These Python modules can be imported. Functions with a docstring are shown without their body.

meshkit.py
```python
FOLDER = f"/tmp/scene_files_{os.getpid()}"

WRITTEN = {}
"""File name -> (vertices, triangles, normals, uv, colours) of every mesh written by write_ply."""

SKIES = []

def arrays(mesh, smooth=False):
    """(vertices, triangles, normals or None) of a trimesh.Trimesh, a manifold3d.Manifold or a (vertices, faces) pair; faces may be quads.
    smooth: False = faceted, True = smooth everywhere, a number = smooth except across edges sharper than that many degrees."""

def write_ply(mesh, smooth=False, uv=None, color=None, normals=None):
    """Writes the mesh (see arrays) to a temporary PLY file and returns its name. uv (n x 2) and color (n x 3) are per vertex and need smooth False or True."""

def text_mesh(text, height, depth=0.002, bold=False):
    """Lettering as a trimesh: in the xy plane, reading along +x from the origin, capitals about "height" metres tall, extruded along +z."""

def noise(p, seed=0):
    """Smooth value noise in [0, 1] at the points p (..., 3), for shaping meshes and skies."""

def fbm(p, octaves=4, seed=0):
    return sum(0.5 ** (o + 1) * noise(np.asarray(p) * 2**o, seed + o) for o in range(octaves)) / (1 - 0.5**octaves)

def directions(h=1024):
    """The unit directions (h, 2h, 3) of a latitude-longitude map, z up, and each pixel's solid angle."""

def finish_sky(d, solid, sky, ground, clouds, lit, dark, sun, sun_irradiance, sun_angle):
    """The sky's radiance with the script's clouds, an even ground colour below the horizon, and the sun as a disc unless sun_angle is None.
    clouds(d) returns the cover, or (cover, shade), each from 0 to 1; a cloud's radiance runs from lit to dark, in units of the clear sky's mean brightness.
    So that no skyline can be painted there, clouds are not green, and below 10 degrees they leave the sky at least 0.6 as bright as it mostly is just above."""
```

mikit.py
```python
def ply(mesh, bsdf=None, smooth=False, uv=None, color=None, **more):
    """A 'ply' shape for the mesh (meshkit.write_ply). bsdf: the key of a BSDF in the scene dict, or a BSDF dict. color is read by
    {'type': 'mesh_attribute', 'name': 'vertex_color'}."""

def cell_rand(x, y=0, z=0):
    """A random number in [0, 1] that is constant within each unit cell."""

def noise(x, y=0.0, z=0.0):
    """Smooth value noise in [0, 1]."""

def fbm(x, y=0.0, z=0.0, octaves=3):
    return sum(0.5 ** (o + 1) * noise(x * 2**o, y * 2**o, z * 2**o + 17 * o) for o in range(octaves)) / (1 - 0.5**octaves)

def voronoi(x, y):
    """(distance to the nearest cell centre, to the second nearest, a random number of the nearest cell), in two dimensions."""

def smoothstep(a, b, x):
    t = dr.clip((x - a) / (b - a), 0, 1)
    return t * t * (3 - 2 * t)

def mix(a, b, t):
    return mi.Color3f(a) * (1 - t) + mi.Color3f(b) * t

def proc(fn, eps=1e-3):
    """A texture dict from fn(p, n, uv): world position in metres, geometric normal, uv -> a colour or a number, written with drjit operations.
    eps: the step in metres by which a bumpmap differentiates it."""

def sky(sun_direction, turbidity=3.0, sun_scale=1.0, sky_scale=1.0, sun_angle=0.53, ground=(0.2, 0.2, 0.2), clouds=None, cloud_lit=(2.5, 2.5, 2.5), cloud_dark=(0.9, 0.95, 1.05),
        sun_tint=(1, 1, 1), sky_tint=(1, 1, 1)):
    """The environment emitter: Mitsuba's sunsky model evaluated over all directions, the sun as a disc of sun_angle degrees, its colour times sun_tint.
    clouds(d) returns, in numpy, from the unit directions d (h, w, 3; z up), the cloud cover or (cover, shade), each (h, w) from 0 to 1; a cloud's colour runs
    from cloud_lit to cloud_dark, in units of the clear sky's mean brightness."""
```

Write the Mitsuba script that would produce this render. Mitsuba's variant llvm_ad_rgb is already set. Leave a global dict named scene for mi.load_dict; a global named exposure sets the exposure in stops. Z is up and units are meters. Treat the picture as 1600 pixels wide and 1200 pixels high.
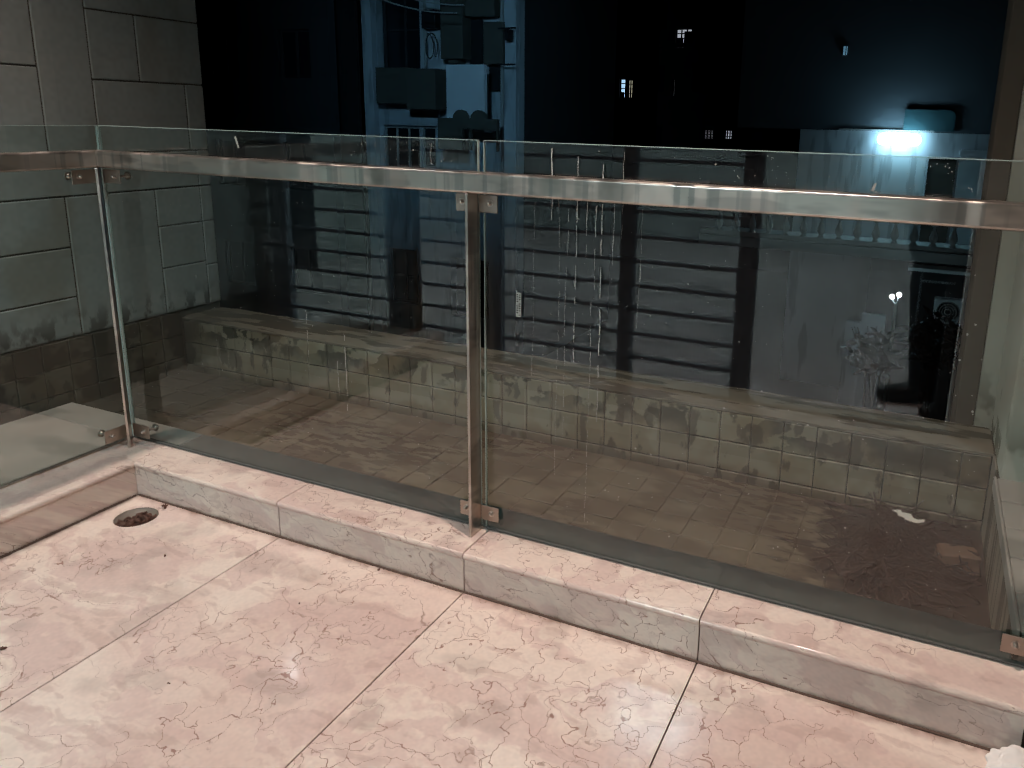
import math, random
import numpy as np, trimesh, manifold3d as m3, shapely
from shapely.geometry import Polygon, box as sbox, Point, LineString
import drjit as dr, mitsuba as mi, mikit, meshkit
from mikit import fbm, noise, voronoi, cell_rand, smoothstep, mix

T = mi.ScalarTransform4f
scene, labels = {}, {}
rng = np.random.default_rng(7)
random.seed(7)

# ------------------------------------------------------------------ camera, sky, exposure
CAM = np.array([2.1262, -1.4851, 1.1618])
YAW, PITCH, ROLL, FPX = 0.4108, 0.2356, 0.0235, 1230.0      # FPX: focal length in pixels of a 1600 wide picture
FWD = np.array([-math.sin(YAW) * math.cos(PITCH), math.cos(YAW) * math.cos(PITCH), -math.sin(PITCH)])
RGT = np.cross(FWD, [0, 0, 1.0]); RGT /= np.linalg.norm(RGT)
UPV = np.cross(RGT, FWD)
RGT, UPV = math.cos(ROLL) * RGT + math.sin(ROLL) * UPV, -math.sin(ROLL) * RGT + math.cos(ROLL) * UPV
PPX, PPY = -112.2 / 1600, 123.3 / 1200
scene['camera'] = {'type': 'perspective', 'fov': math.degrees(2 * math.atan(800 / FPX)), 'fov_axis': 'x', 'near_clip': 0.03, 'far_clip': 400.0,
                   'principal_point_offset_x': PPX, 'principal_point_offset_y': PPY,
                   'to_world': T().look_at(origin=CAM.tolist(), target=(CAM + FWD).tolist(), up=UPV.tolist())}
scene['sky'] = mikit.sky([0.3, 0.8, 0.05], turbidity=3, sun_scale=0.0, sky_scale=0.0005, ground=(0.03, 0.03, 0.03), sky_tint=(0.6, 0.8, 1.2))
scene['sky']['sampling_weight'] = 0.15
exposure = 0.0
WARM, COOL, TUBE = np.array([1.0, 0.775, 0.665]), np.array([0.74, 1.0, 1.05]), np.array([0.40, 0.78, 1.0])


def at(x, y, Y):
    """The point of the plane y = Y that stands at a pixel of the 1600 x 1200 photograph (to read sizes off it)."""
    d = (x - 912.2) / FPX * RGT - (y - 476.7) / FPX * UPV + FWD
    return CAM + (Y - CAM[1]) / d[1] * d


# ------------------------------------------------------------------ mesh helpers
def bbox(x0, x1, y0, y1, z0, z1, c=0.0):
    x0, x1 = min(x0, x1), max(x0, x1); y0, y1 = min(y0, y1), max(y0, y1); z0, z1 = min(z0, z1), max(z0, z1)
    if c <= 0:
        return trimesh.creation.box(bounds=[[x0, y0, z0], [x1, y1, z1]])
    c = min(c, 0.45 * min(x1 - x0, y1 - y0, z1 - z0))
    pts = [(a[0] + s[0] * k[0], a[1] + s[1] * k[1], a[2] + s[2] * k[2])
           for a, s in [((x, y, z), (1 if x == x0 else -1, 1 if y == y0 else -1, 1 if z == z0 else -1)) for x in (x0, x1) for y in (y0, y1) for z in (z0, z1)]
           for k in ((c, c, 0), (c, 0, c), (0, c, c))]
    return trimesh.convex.convex_hull(np.array(pts))


def cat(*ms):
    return trimesh.util.concatenate([m for m in ms if m is not None])


def cyl(p0, p1, r, n=14, r1=None):
    p0, p1 = np.array(p0, float), np.array(p1, float)
    d = p1 - p0; L = np.linalg.norm(d)
    m = trimesh.creation.cylinder(radius=1, height=1, sections=n)
    v = m.vertices.copy(); top = v[:, 2] > 0
    v[:, :2] *= np.where(top, r if r1 is None else r1, r)[:, None]
    v[:, 2] *= L
    m.vertices = v
    m.apply_transform(trimesh.geometry.align_vectors([0, 0, 1], d / L)); m.apply_translation((p0 + p1) / 2)
    return m


def tube(pts, r, n=6, taper=None):
    pts = np.asarray(pts, float); k = len(pts)
    rr = np.full(k, r) if taper is None else np.linspace(r, taper, k)
    t = np.gradient(pts, axis=0); t /= np.linalg.norm(t, axis=1, keepdims=True) + 1e-12
    a = np.cross(t, np.where(np.abs(t[:, 2:]) < .9, [0, 0, 1.], [1., 0, 0])); a /= np.linalg.norm(a, axis=1, keepdims=True) + 1e-12
    b = np.cross(t, a); ang = np.arange(n) * 2 * np.pi / n
    v = pts[:, None] + rr[:, None, None] * (np.cos(ang)[None, :, None] * a[:, None] + np.sin(ang)[None, :, None] * b[:, None])
    v = v.reshape(-1, 3); f = []
    for i in range(k - 1):
        for j in range(n):
            q = (i * n + j, i * n + (j + 1) % n, (i + 1) * n + (j + 1) % n, (i + 1) * n + j)
            f += [(q[0], q[1], q[2]), (q[0], q[2], q[3])]
    v = np.vstack([v, pts[0], pts[-1]]); c0, c1 = len(v) - 2, len(v) - 1
    for j in range(n):
        f += [(c0, (j + 1) % n, j), (c1, (k - 1) * n + j, (k - 1) * n + (j + 1) % n)]
    return trimesh.Trimesh(v, f, process=False)


def extr(poly, h):
    ps = getattr(poly, 'geoms', [poly])
    return cat(*[trimesh.creation.extrude_polygon(p, h, engine='earcut') for p in ps])


def wall_xz(poly, y0, thick):
    """A polygon in (x, z), extruded from y0 (the face towards the camera) back by thick."""
    m = extr(poly, thick)
    v = m.vertices
    m.vertices = np.stack([v[:, 0], y0 + thick - v[:, 2], v[:, 1]], 1)
    return m


def rsph(c, r, sub=2, s=(1, 1, 1)):
    m = trimesh.creation.icosphere(subdivisions=sub, radius=1); m.vertices = m.vertices * np.array(s) * r + np.array(c); return m


# ------------------------------------------------------------------ scene helpers
used = {}


def key_for(base):
    if base not in scene and base not in used:
        used[base] = 0; return base
    used[base] = used.get(base, 0) + 1
    return f'{base}_{used[base]:03d}'


def put(name, mesh, mat, parent=None, smooth=False, label=None, **more):
    k = key_for((parent + '__' if parent else '') + name)
    scene[k] = mikit.ply(mesh, mat, smooth=smooth, **more)
    if label: labels[k] = {'label': label}
    return k


def thing(name, label, cat_, group=None):
    k = key_for(name)
    labels[k] = {'label': label, 'category': cat_}
    if group: labels[k]['group'] = group
    return k


def tag(k, label, cat_, group=None, kind=None):
    labels[k] = {'label': label, 'category': cat_}
    if group: labels[k]['group'] = group
    if kind: labels[k]['kind'] = kind
    return k


def structure(k, label, cat_, kind='structure'):
    labels[k] = {'label': label, 'category': cat_, 'kind': kind}


# ------------------------------------------------------------------ materials
def two(b): return {'type': 'twosided', 'bsdf': b}
def pr(c, rough=0.6, **k):
    return two({'type': 'principled', 'base_color': {'type': 'rgb', 'value': list(c)} if not isinstance(c, dict) else c,
                'roughness': rough, 'specular': k.pop('spec', 0.5), **k})


def marble(p, n, uv):
    tx = dr.minimum(dr.floor((p.x - 0.572) / 0.6), 2.0)
    r = cell_rand(tx, 3, 1)
    side = dr.select(dr.abs(n.z) < 0.5, 1.0, 0.0)
    px, py = p.x + r * 9 + p.z * 0.5, p.y * (1 - 0.0 * side) + p.z * 1.3 + r * 5
    wx = fbm(px * 5, py * 5, 1.0) - 0.5
    wy = fbm(px * 5 + 9, py * 5, 4.0) - 0.5
    fx = fbm(px * 26, py * 26, 2.0) - 0.5
    fy = fbm(px * 26, py * 26 + 5, 7.0) - 0.5
    cloud = fbm(px * 2.3 + wx * 1.2, py * 3.6 + wy * 1.2, 3.0, 4)
    c = mix((0.61, 0.475, 0.42), (0.68, 0.57, 0.50), smoothstep(0.35, 0.62, cloud))
    c = mix(c, mi.Color3f(0.55, 0.405, 0.37), 0.6 * smoothstep(0.48, 0.64, fbm(px * 7 + wx * 3 + fx, py * 15 + wy * 3 + fy, 8.0, 5)))
    c = mix(c, mi.Color3f(0.44, 0.31, 0.27), 0.40 * smoothstep(0.58, 0.74, fbm(px * 13 + wx * 4 + fx, py * 34 + wy * 4, 12.0, 4)))
    c = c * (0.96 + 0.08 * noise(px * 160, py * 160, 3.0))
    # craquelure: fine dark cracks, strong in some regions of some slabs
    d1, d2, _ = voronoi(px * 15 + wx * 1.3 + fx * 1.1, py * 12 + wy * 1.3 + fy * 1.1)
    crack = 1 - smoothstep(0.006, 0.034, d2 - d1)
    where = smoothstep(0.42, 0.56, fbm(px * 3.1 + 4, py * 3.1, 5.0)) * smoothstep(0.34, 0.48, fbm(px * 17, py * 17, 6.0))
    where = dr.maximum(where, dr.select((p.x > 1.172) & (p.x < 1.9), 1.0, 0.0) * smoothstep(0.28, 0.40, fbm(px * 12, py * 12, 6.0)) * smoothstep(0.26, 0.38, fbm(px * 2.2, py * 2.2, 15.0)))
    e1, e2, _ = voronoi(px * 4.2 + wx * 1.1 + fx * 0.55 + 3, py * 6.2 + wy * 1.1 + fy * 0.55)
    vein = (1 - smoothstep(0.0, 0.024, e2 - e1)) * smoothstep(0.42, 0.58, fbm(px * 5 + 2, py * 5, 9.0))
    c = mix(c, mi.Color3f(0.27, 0.15, 0.12), 0.85 * crack * where)
    c = mix(c, mi.Color3f(0.30, 0.19, 0.16), 0.72 * vein)
    dirt = smoothstep(0.60, 0.78, fbm(p.x * 9, p.y * 9 + p.z * 9, 11.0))
    c = c * (1 - 0.14 * dirt)
    # grime that has collected along the foot of the kerbs
    foot = dr.select(p.z < 0.03, dr.select(side > 0.5, smoothstep(0.014, 0.001, p.z), smoothstep(-0.035, -0.002, p.y) + smoothstep(0.03, 0.002, p.x)), 0.0)
    c = mix(c, mi.Color3f(0.22, 0.13, 0.10), dr.clip(foot, 0, 1) * (0.25 + 0.6 * smoothstep(0.35, 0.7, fbm(p.x * 24, p.y * 24, 2.5))))
    return c


def marble_rough(p, n, uv):
    return 0.085 + 0.15 * smoothstep(0.45, 0.75, fbm(p.x * 6, p.y * 6, 3.3))


scene['marble'] = two({'type': 'principled', 'base_color': mikit.proc(marble), 'roughness': mikit.proc(marble_rough), 'specular': 0.5})


def bigtile(p, n, uv):
    r = cell_rand(dr.floor(p.y * 4.6), dr.floor(p.z * 3.7), 5)
    f = fbm(p.y * 3, p.z * 3, p.x * 3)
    c = mix((0.212, 0.246, 0.242), (0.270, 0.297, 0.288), 0.5 * r + 0.5 * f)
    c = c * (0.94 + 0.12 * noise(p.y * 60, p.z * 60, p.x * 60))
    c = mix(c, mi.Color3f(0.19, 0.18, 0.145), 0.5 * smoothstep(0.5, 0.75, fbm(p.y * 5, p.z * 2, 3.0)))
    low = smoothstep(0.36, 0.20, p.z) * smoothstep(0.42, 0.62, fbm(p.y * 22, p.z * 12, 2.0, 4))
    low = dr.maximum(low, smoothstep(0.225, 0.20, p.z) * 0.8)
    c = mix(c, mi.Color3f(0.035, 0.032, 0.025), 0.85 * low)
    return c


def smalltile(p, n, uv):
    # glazed 11 cm tiles with damp, moss and mud
    u = p.x + p.y
    r = cell_rand(dr.floor(p.x / 0.111 + 0.3), dr.floor(p.y / 0.111), dr.floor(p.z / 0.11))
    c = mix((0.20, 0.185, 0.135), (0.27, 0.255, 0.20), r)
    m = fbm(p.x * 9, p.y * 9, p.z * 9, 4)
    top = smoothstep(0.04, 0.15, p.z + 0.05 * fbm(p.x * 30, p.y * 30, p.z * 30)) * smoothstep(0.50, 0.545, fbm(p.x * 11 + 3, p.y * 7, p.z * 13, 5))
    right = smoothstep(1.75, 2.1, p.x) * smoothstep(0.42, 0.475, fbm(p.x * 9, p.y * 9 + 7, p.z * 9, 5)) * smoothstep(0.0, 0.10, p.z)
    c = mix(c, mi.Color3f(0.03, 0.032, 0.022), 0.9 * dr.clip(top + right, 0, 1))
    c = mix(c, mi.Color3f(0.19, 0.15, 0.09), 0.55 * smoothstep(0.42, 0.66, m))
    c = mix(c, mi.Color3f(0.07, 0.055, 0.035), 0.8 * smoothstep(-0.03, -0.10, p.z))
    c = mix(c, mi.Color3f(0.05, 0.045, 0.032), 0.7 * smoothstep(0.56, 0.66, fbm(p.x * 26, p.y * 26, p.z * 11, 5)))
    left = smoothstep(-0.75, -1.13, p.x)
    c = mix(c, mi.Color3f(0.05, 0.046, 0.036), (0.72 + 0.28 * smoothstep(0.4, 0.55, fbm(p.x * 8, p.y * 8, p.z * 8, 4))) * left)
    return c


def mudfloor(p, n, uv):
    m = fbm(p.x * 4, p.y * 7, 1.0, 4)
    f = fbm(p.x * 18, p.y * 48, 2.0, 5)
    c = mix((0.128, 0.104, 0.07), (0.092, 0.071, 0.047), smoothstep(0.4, 0.6, m))
    c = mix(c, mi.Color3f(0.055, 0.035, 0.022), 0.85 * smoothstep(0.47, 0.55, f) * smoothstep(0.36, 0.54, fbm(p.x * 2.6, p.y * 3.6, 5.0)))
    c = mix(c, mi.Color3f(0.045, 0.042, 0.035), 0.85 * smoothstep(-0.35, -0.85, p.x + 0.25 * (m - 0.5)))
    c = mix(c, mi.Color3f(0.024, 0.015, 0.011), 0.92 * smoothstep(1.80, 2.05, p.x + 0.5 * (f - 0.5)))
    return c


def ledgec(p, n, uv):
    f = fbm(p.x * 6, p.y * 10, p.z * 10, 4)
    c = mix((0.12, 0.105, 0.08), (0.19, 0.172, 0.138), f)
    c = mix(c, mi.Color3f(0.045, 0.04, 0.028), 0.85 * smoothstep(0.46, 0.58, fbm(p.x * 5 + 3, p.y * 22, 7.0, 5)))
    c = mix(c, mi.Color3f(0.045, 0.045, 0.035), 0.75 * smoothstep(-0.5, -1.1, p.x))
    return c


def slabc(p, n, uv):
    f = fbm(p.x * 5, p.y * 5, p.z * 5, 4)
    c = mix((0.27, 0.255, 0.235), (0.35, 0.33, 0.305), f)
    c = mix(c, mi.Color3f(0.16, 0.16, 0.145), 0.6 * smoothstep(0.52, 0.7, fbm(p.x * 3, p.y * 8, 6.0)))
    return c


def plaster(p, n, uv):
    f = fbm(p.x * 3, p.y * 3, p.z * 3, 4)
    c = mix((0.36, 0.385, 0.34), (0.45, 0.46, 0.42), f)
    st = smoothstep(0.45, 0.17, p.z) * smoothstep(0.52, 0.60, fbm(p.x * 9, p.y * 9, p.z * 6, 4))
    return mix(c, mi.Color3f(0.09, 0.095, 0.07), 0.75 * st)


def steelrough(p, n, uv):
    f = fbm(p.x * 30, p.y * 30, p.z * 4)
    return 0.17 + 0.30 * smoothstep(0.4, 0.75, f)


def steelcol(p, n, uv):
    drip = smoothstep(0.55, 0.70, fbm((p.x + p.y) * 60, p.z * 4, 3.0)) * smoothstep(0.40, 0.6, fbm((p.x + p.y) * 3.3, 1.5, 2.0))
    smear = smoothstep(0.5, 0.7, fbm((p.x + p.y) * 9, p.z * 40, 5.0))
    c = mix((0.56, 0.50, 0.45), (0.43, 0.385, 0.35), smear)
    c = mix(c, mi.Color3f(0.30, 0.27, 0.24), 0.6 * smoothstep(0.52, 0.62, fbm((p.x + p.y) * 5, p.z * 9, 8.0, 5)))
    return mix(c, mi.Color3f(0.24, 0.24, 0.23), 0.5 * drip)


def bluewall(p, n, uv):
    f = fbm(p.x * 0.7, p.y, p.z * 0.5, 4)
    c = mix((0.34, 0.36, 0.38), (0.46, 0.48, 0.50), f)
    return mix(c, mi.Color3f(0.17, 0.18, 0.19), 0.5 * smoothstep(0.55, 0.7, fbm(p.x * 5, p.y, p.z * 0.6, 4)))


def bark(p, n, uv):
    return mix((0.018, 0.010, 0.008), (0.062, 0.038, 0.030), fbm(p.x * 60, p.y * 60, p.z * 60))


P_ = mikit.proc
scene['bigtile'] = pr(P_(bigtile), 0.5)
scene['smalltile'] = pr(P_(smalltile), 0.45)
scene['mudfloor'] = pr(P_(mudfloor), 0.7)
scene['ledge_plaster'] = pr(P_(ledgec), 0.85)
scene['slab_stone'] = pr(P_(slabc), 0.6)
scene['shaded_strip_stone'] = pr((0.105, 0.115, 0.108), 0.5)
scene['wall_plaster'] = pr(P_(plaster), 0.8)
scene['clamp_steel'] = two({'type': 'principled', 'base_color': {'type': 'rgb', 'value': [.40, .33, .28]}, 'roughness': 0.35, 'metallic': 0.9})
scene['steel'] = two({'type': 'principled', 'base_color': P_(steelcol), 'roughness': P_(steelrough), 'metallic': 0.92})
scene['facade_paint'] = pr(P_(bluewall), 0.9)
scene['bark'] = pr(P_(bark), 0.9)
for nm, c, r in (('grout', (0.05, 0.042, 0.035), .9), ('mortar', (0.07, 0.068, 0.055), .9), ('brown_paint', (0.075, 0.066, 0.052), .7), ('dark_void', (0.006, 0.007, 0.008), .9),
                 ('black_paint', (0.012, 0.012, 0.013), .45), ('white_paint', (0.62, 0.62, 0.60), .8), ('room_wall', (0.60, 0.64, 0.63), .85), ('dark_cloth', (0.012, 0.012, 0.014), .95),
                 ('skin', (0.30, 0.19, 0.14), .55), ('hair', (0.012, 0.010, 0.009), .7), ('shoe_leather', (0.018, 0.016, 0.015), .5), ('taupe_paint', (0.085, 0.075, 0.06), .8),
                 ('pale_panel', (0.62, 0.64, 0.66), .8), ('paper', (0.72, 0.69, 0.66), .9), ('brick', (0.13, 0.075, 0.05), .9), ('leaf_dry', (0.085, 0.038, 0.026), .8), ('leaf_dark', (0.006, 0.010, 0.006), .4), ('hazed_grille_paint', (0.15, 0.185, 0.225), .45), ('dull_metal', (0.15, 0.125, 0.105), .5), ('gasket', (0.09, 0.09, 0.085), .6), ('grime', (0.10, 0.06, 0.045), .9), ('room_stone', (0.70, 0.60, 0.585), .30),
                 ('facade_dark', (0.03, 0.031, 0.033), .9), ('teal_sheet', (0.018, 0.06, 0.07), .6), ('ac_white', (0.62, 0.64, 0.66), .6), ('glass_edge', (0.34, 0.42, 0.39), .25),
                 ('dirt_white', (0.42, 0.40, 0.37), .9), ('asphalt', (0.045, 0.045, 0.047), .9), ('window_dark', (0.010, 0.012, 0.016), .15), ('upper_paint', (0.075, 0.085, 0.095), .9), ('curtain_dark', (0.022, 0.024, 0.028), .95),
                 ('concrete', (0.28, 0.28, 0.27), .85), ('rubber', (0.03, 0.03, 0.03), .6), ('pole_white', (0.55, 0.55, 0.55), .6), ('eye_white', (0.6, 0.6, 0.58), .4), ('lip', (0.26, 0.12, 0.10), .5)):
    scene[nm] = pr(c, r)
scene['glass'] = {'type': 'thindielectric', 'int_ior': 1.52, 'specular_transmittance': {'type': 'rgb', 'value': [0.80, 0.875, 0.845]}}


def emit(rgb, weight=0.03):
    return {'emitter': {'type': 'area', 'sampling_weight': weight, 'radiance': {'type': 'rgb', 'value': [float(x) for x in rgb]}}}


# ================================================================== THE BALCONY
JX = [0.0, 0.572, 1.172, 1.772, 2.40]                       # joints of kerb stones and floor slabs
HK = 0.109                                                  # top of the kerb
# --- floor: marble slabs, one with a hole for the drain
bf = key_for('balcony_floor'); structure(bf, 'polished pink marble slab floor of the balcony', 'floor')
put('bed', bbox(0.0, 2.5, -1.42, -0.002, -0.15, -0.016), 'grout', bf)
DR = np.array([0.120, -0.098]); DRR = 0.058
g = 0.0013
for i in range(4):
    x0, x1 = (0.0 if i == 0 else JX[i]) + g, (JX[i + 1] if i < 3 else 2.5) - g
    for (y0, y1) in ((-1.42, -0.9), (-0.9, 0.0)):
        m = bbox(x0, x1, y0 + g, y1 - g, -0.016, 0.0, 0.0007)
        if i == 0 and y1 == 0.0:
            a = m3.Manifold(m3.Mesh(np.array(m.vertices, np.float32), np.array(m.faces, np.uint32)))
            a = a - m3.Manifold.cylinder(0.2, DRR, DRR, 48).translate([DR[0], DR[1], -0.1])
            put('slab', a, 'marble', bf)
        else:
            put('slab', m, 'marble', bf)
put('grime_line', cat(tube([(x, -0.003, 0.0015 + 0.001 * math.sin(x * 37)) for x in np.linspace(0.01, 2.4, 60)], 0.0030, 6),
                      tube([(0.003, y, 0.0015 + 0.001 * math.sin(y * 41)) for y in np.linspace(-1.4, -0.01, 40)], 0.0036, 6)), 'grime', bf)

# --- drain with dry debris
t = thing('floor_drain', 'round steel floor drain in the balcony corner with leaf bits in it', 'drain')
prof = np.array([(0.0, -0.013), (0.030, -0.0125), (0.046, -0.010), (0.054, -0.004), (0.0572, -0.0004), (0.0572, -0.016), (0.0, -0.0165)])
bowl = trimesh.creation.revolve(prof, sections=48); bowl.apply_translation([DR[0], DR[1], 0])
put('bowl', bowl, 'dull_metal', t, smooth=40)
put('grate_ring', cat(*[cyl((DR[0] + .022 * math.cos(a), DR[1] + .022 * math.sin(a), -.0128), (DR[0] + .022 * math.cos(a), DR[1] + .022 * math.sin(a), -.0112), .0032, 8) for a in np.arange(8) * math.pi / 4]), 'dark_void', t)


def crumb(c, s, r):
    m = trimesh.creation.icosphere(subdivisions=1, radius=1)
    v = m.vertices * np.array([1, r.uniform(.4, .9), r.uniform(.2, .5)]) * s
    v *= (1 + .35 * (r.random(len(v)) - .5))[:, None]
    R = trimesh.transformations.random_rotation_matrix(r.random(3))[:3, :3]
    m.vertices = v @ R.T + np.array(c); return m


bits = []
for k in range(190):
    a = rng.uniform(-1.9, .75); q = rng.uniform(.1, 1.02) ** .6
    bits.append(crumb((DR[0] + .052 * q * math.cos(a), DR[1] + .052 * q * math.sin(a), -.006 + (1 - q) * .006 + rng.uniform(0, .012)), rng.uniform(.0035, .0095), rng))
put('dry_debris', cat(*bits), 'leaf_dry'); tag('dry_debris', 'brown dry leaf crumbs heaped in the floor drain', 'debris', kind='stuff')
lf = cat(*[crumb((0.143 + rng.uniform(-.009, .009), -0.023 + rng.uniform(-.006, .006), .004 + rng.uniform(0, .003)), .006, rng) for _ in range(7)])
put('dry_leaf', lf, 'leaf_dry'); tag('dry_leaf', 'small crumpled brown leaf beside the kerb near the drain', 'leaf')
for i, (px, py, s) in enumerate(((258, 869, .005), (5, 1014, .007), (592, 891, .004), (468, 943, .003), (264, 1068, .0035))):
    d = (px - 912.2) / FPX * RGT - (py - 476.7) / FPX * UPV + FWD; q = CAM - d * CAM[2] / d[2]
    k = put('dirt_crumb', crumb((q[0], q[1], s * .3), s, rng), 'leaf_dry')
    tag(k, ['dark crumb on the marble near the drain', 'dark crumb at the left edge of the floor', 'tiny crumb on the marble near the second floor joint', 'tiny crumb on the middle marble slab', 'tiny crumb on the left half of the middle floor slab'][i], 'crumb')

# --- crumpled paper at the right end of the floor
pm = trimesh.creation.icosphere(subdivisions=4, radius=1.0)
v = pm.vertices.copy(); nn = meshkit.fbm(v * 1.3 + 5, 2, 3) - .5; n2 = np.abs(meshkit.noise(v * 2.6 + 2, 8) - .5)
v *= (1 + .75 * nn + .45 * n2)[:, None]; v *= np.array([.045, .04, .026]); pm.vertices = v + np.array([2.385, -0.060, .020])
put('crumpled_paper', pm, 'paper', smooth=25); tag('crumpled_paper', 'white crumpled paper scrap on the floor at the right end of the kerb', 'paper')

# --- kerbs
t = thing('marble_kerb', 'long marble kerb with rounded cap stones under the main glass', 'kerb')
put('core', bbox(0.019, 2.42, 0.020, 0.1295, -0.10, 0.090), 'mortar', t)


def bullnose(y0, y1, z0, z1, seg=7):
    r = (z1 - z0) / 2
    a = np.linspace(-math.pi / 2, -3 * math.pi / 2, seg)
    return [(y0 + r + r * math.cos(q), z0 + r + r * math.sin(q)) for q in a] + [(y1, z1), (y1, z0)]


for i in range(4):
    x0, x1 = JX[i] + (0.018 if i == 0 else g), JX[i + 1] - g
    put('riser_stone', bbox(-0.0175 if i == 0 else x0, x1, 0.0, 0.018, 0.0, 0.0905, 0.0008), 'marble', t)
    pol = bullnose(-0.006, 0.130, 0.091, HK)
    m = extr(Polygon(pol), (x1 if i < 3 else 2.42) - (x0 - 0.018 if i == 0 else x0))
    v = m.vertices; m.vertices = np.stack([v[:, 2] + (x0 - 0.018 if i == 0 else x0), v[:, 0], v[:, 1]], 1)
    m.fix_normals(); put('cap_stone', m, 'marble', t, smooth=35)
t = thing('marble_kerb', 'short marble kerb running back along the left glass', 'kerb')
put('core', bbox(-0.185, -0.020, -1.42, 0.1295, -0.10, 0.090), 'mortar', t)
for (y0, y1) in ((-0.62, g - .0004), (-1.22, -0.62), (-1.42, -1.22)):
    put('riser_stone', bbox(-0.018, 0.0, y0 + g, y1 - g, 0.0, 0.0905, 0.0008), 'marble', t)
    pol = [(-x, z) for x, z in bullnose(-0.006, 0.186, 0.091, HK)]
    m = extr(Polygon(pol), y1 - y0 - 2 * g)
    v = m.vertices; m.vertices = np.stack([v[:, 0], v[:, 2] + y0 + g, v[:, 1]], 1)
    m.fix_normals(); put('cap_stone', m, 'marble', t, smooth=35)
put('corner_stone', bbox(-0.186, -g, g, 0.130, 0.091, HK, 0.001), 'marble', t)

# --- outer ledge beyond the glass (grey stone; the main strip's colour carries the handrail's shadow)
k = put('outer_ledge', cat(bbox(-0.002, 2.385, 0.1325, 0.257, -0.3, 0.100, 0.003)), 'shaded_strip_stone'); structure(k, 'grey stone ledge strip outside the glass with handrail shadow in its colour', 'ledge')
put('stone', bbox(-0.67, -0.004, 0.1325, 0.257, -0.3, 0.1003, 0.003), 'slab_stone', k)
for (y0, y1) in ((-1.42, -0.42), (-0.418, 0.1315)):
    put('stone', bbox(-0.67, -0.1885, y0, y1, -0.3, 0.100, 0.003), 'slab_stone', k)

# --- glass railing
RY, RB, RZ, RZ0 = 0.069, 0.112, 1.032, 0.983               # handrail: front, back, top, bottom
GY, GX, GT = 0.126, -0.166, 1.101                           # glass planes and their top
rl = thing('glass_railing', 'stainless steel corner railing with clear glass panes above the marble kerb', 'railing')


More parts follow.
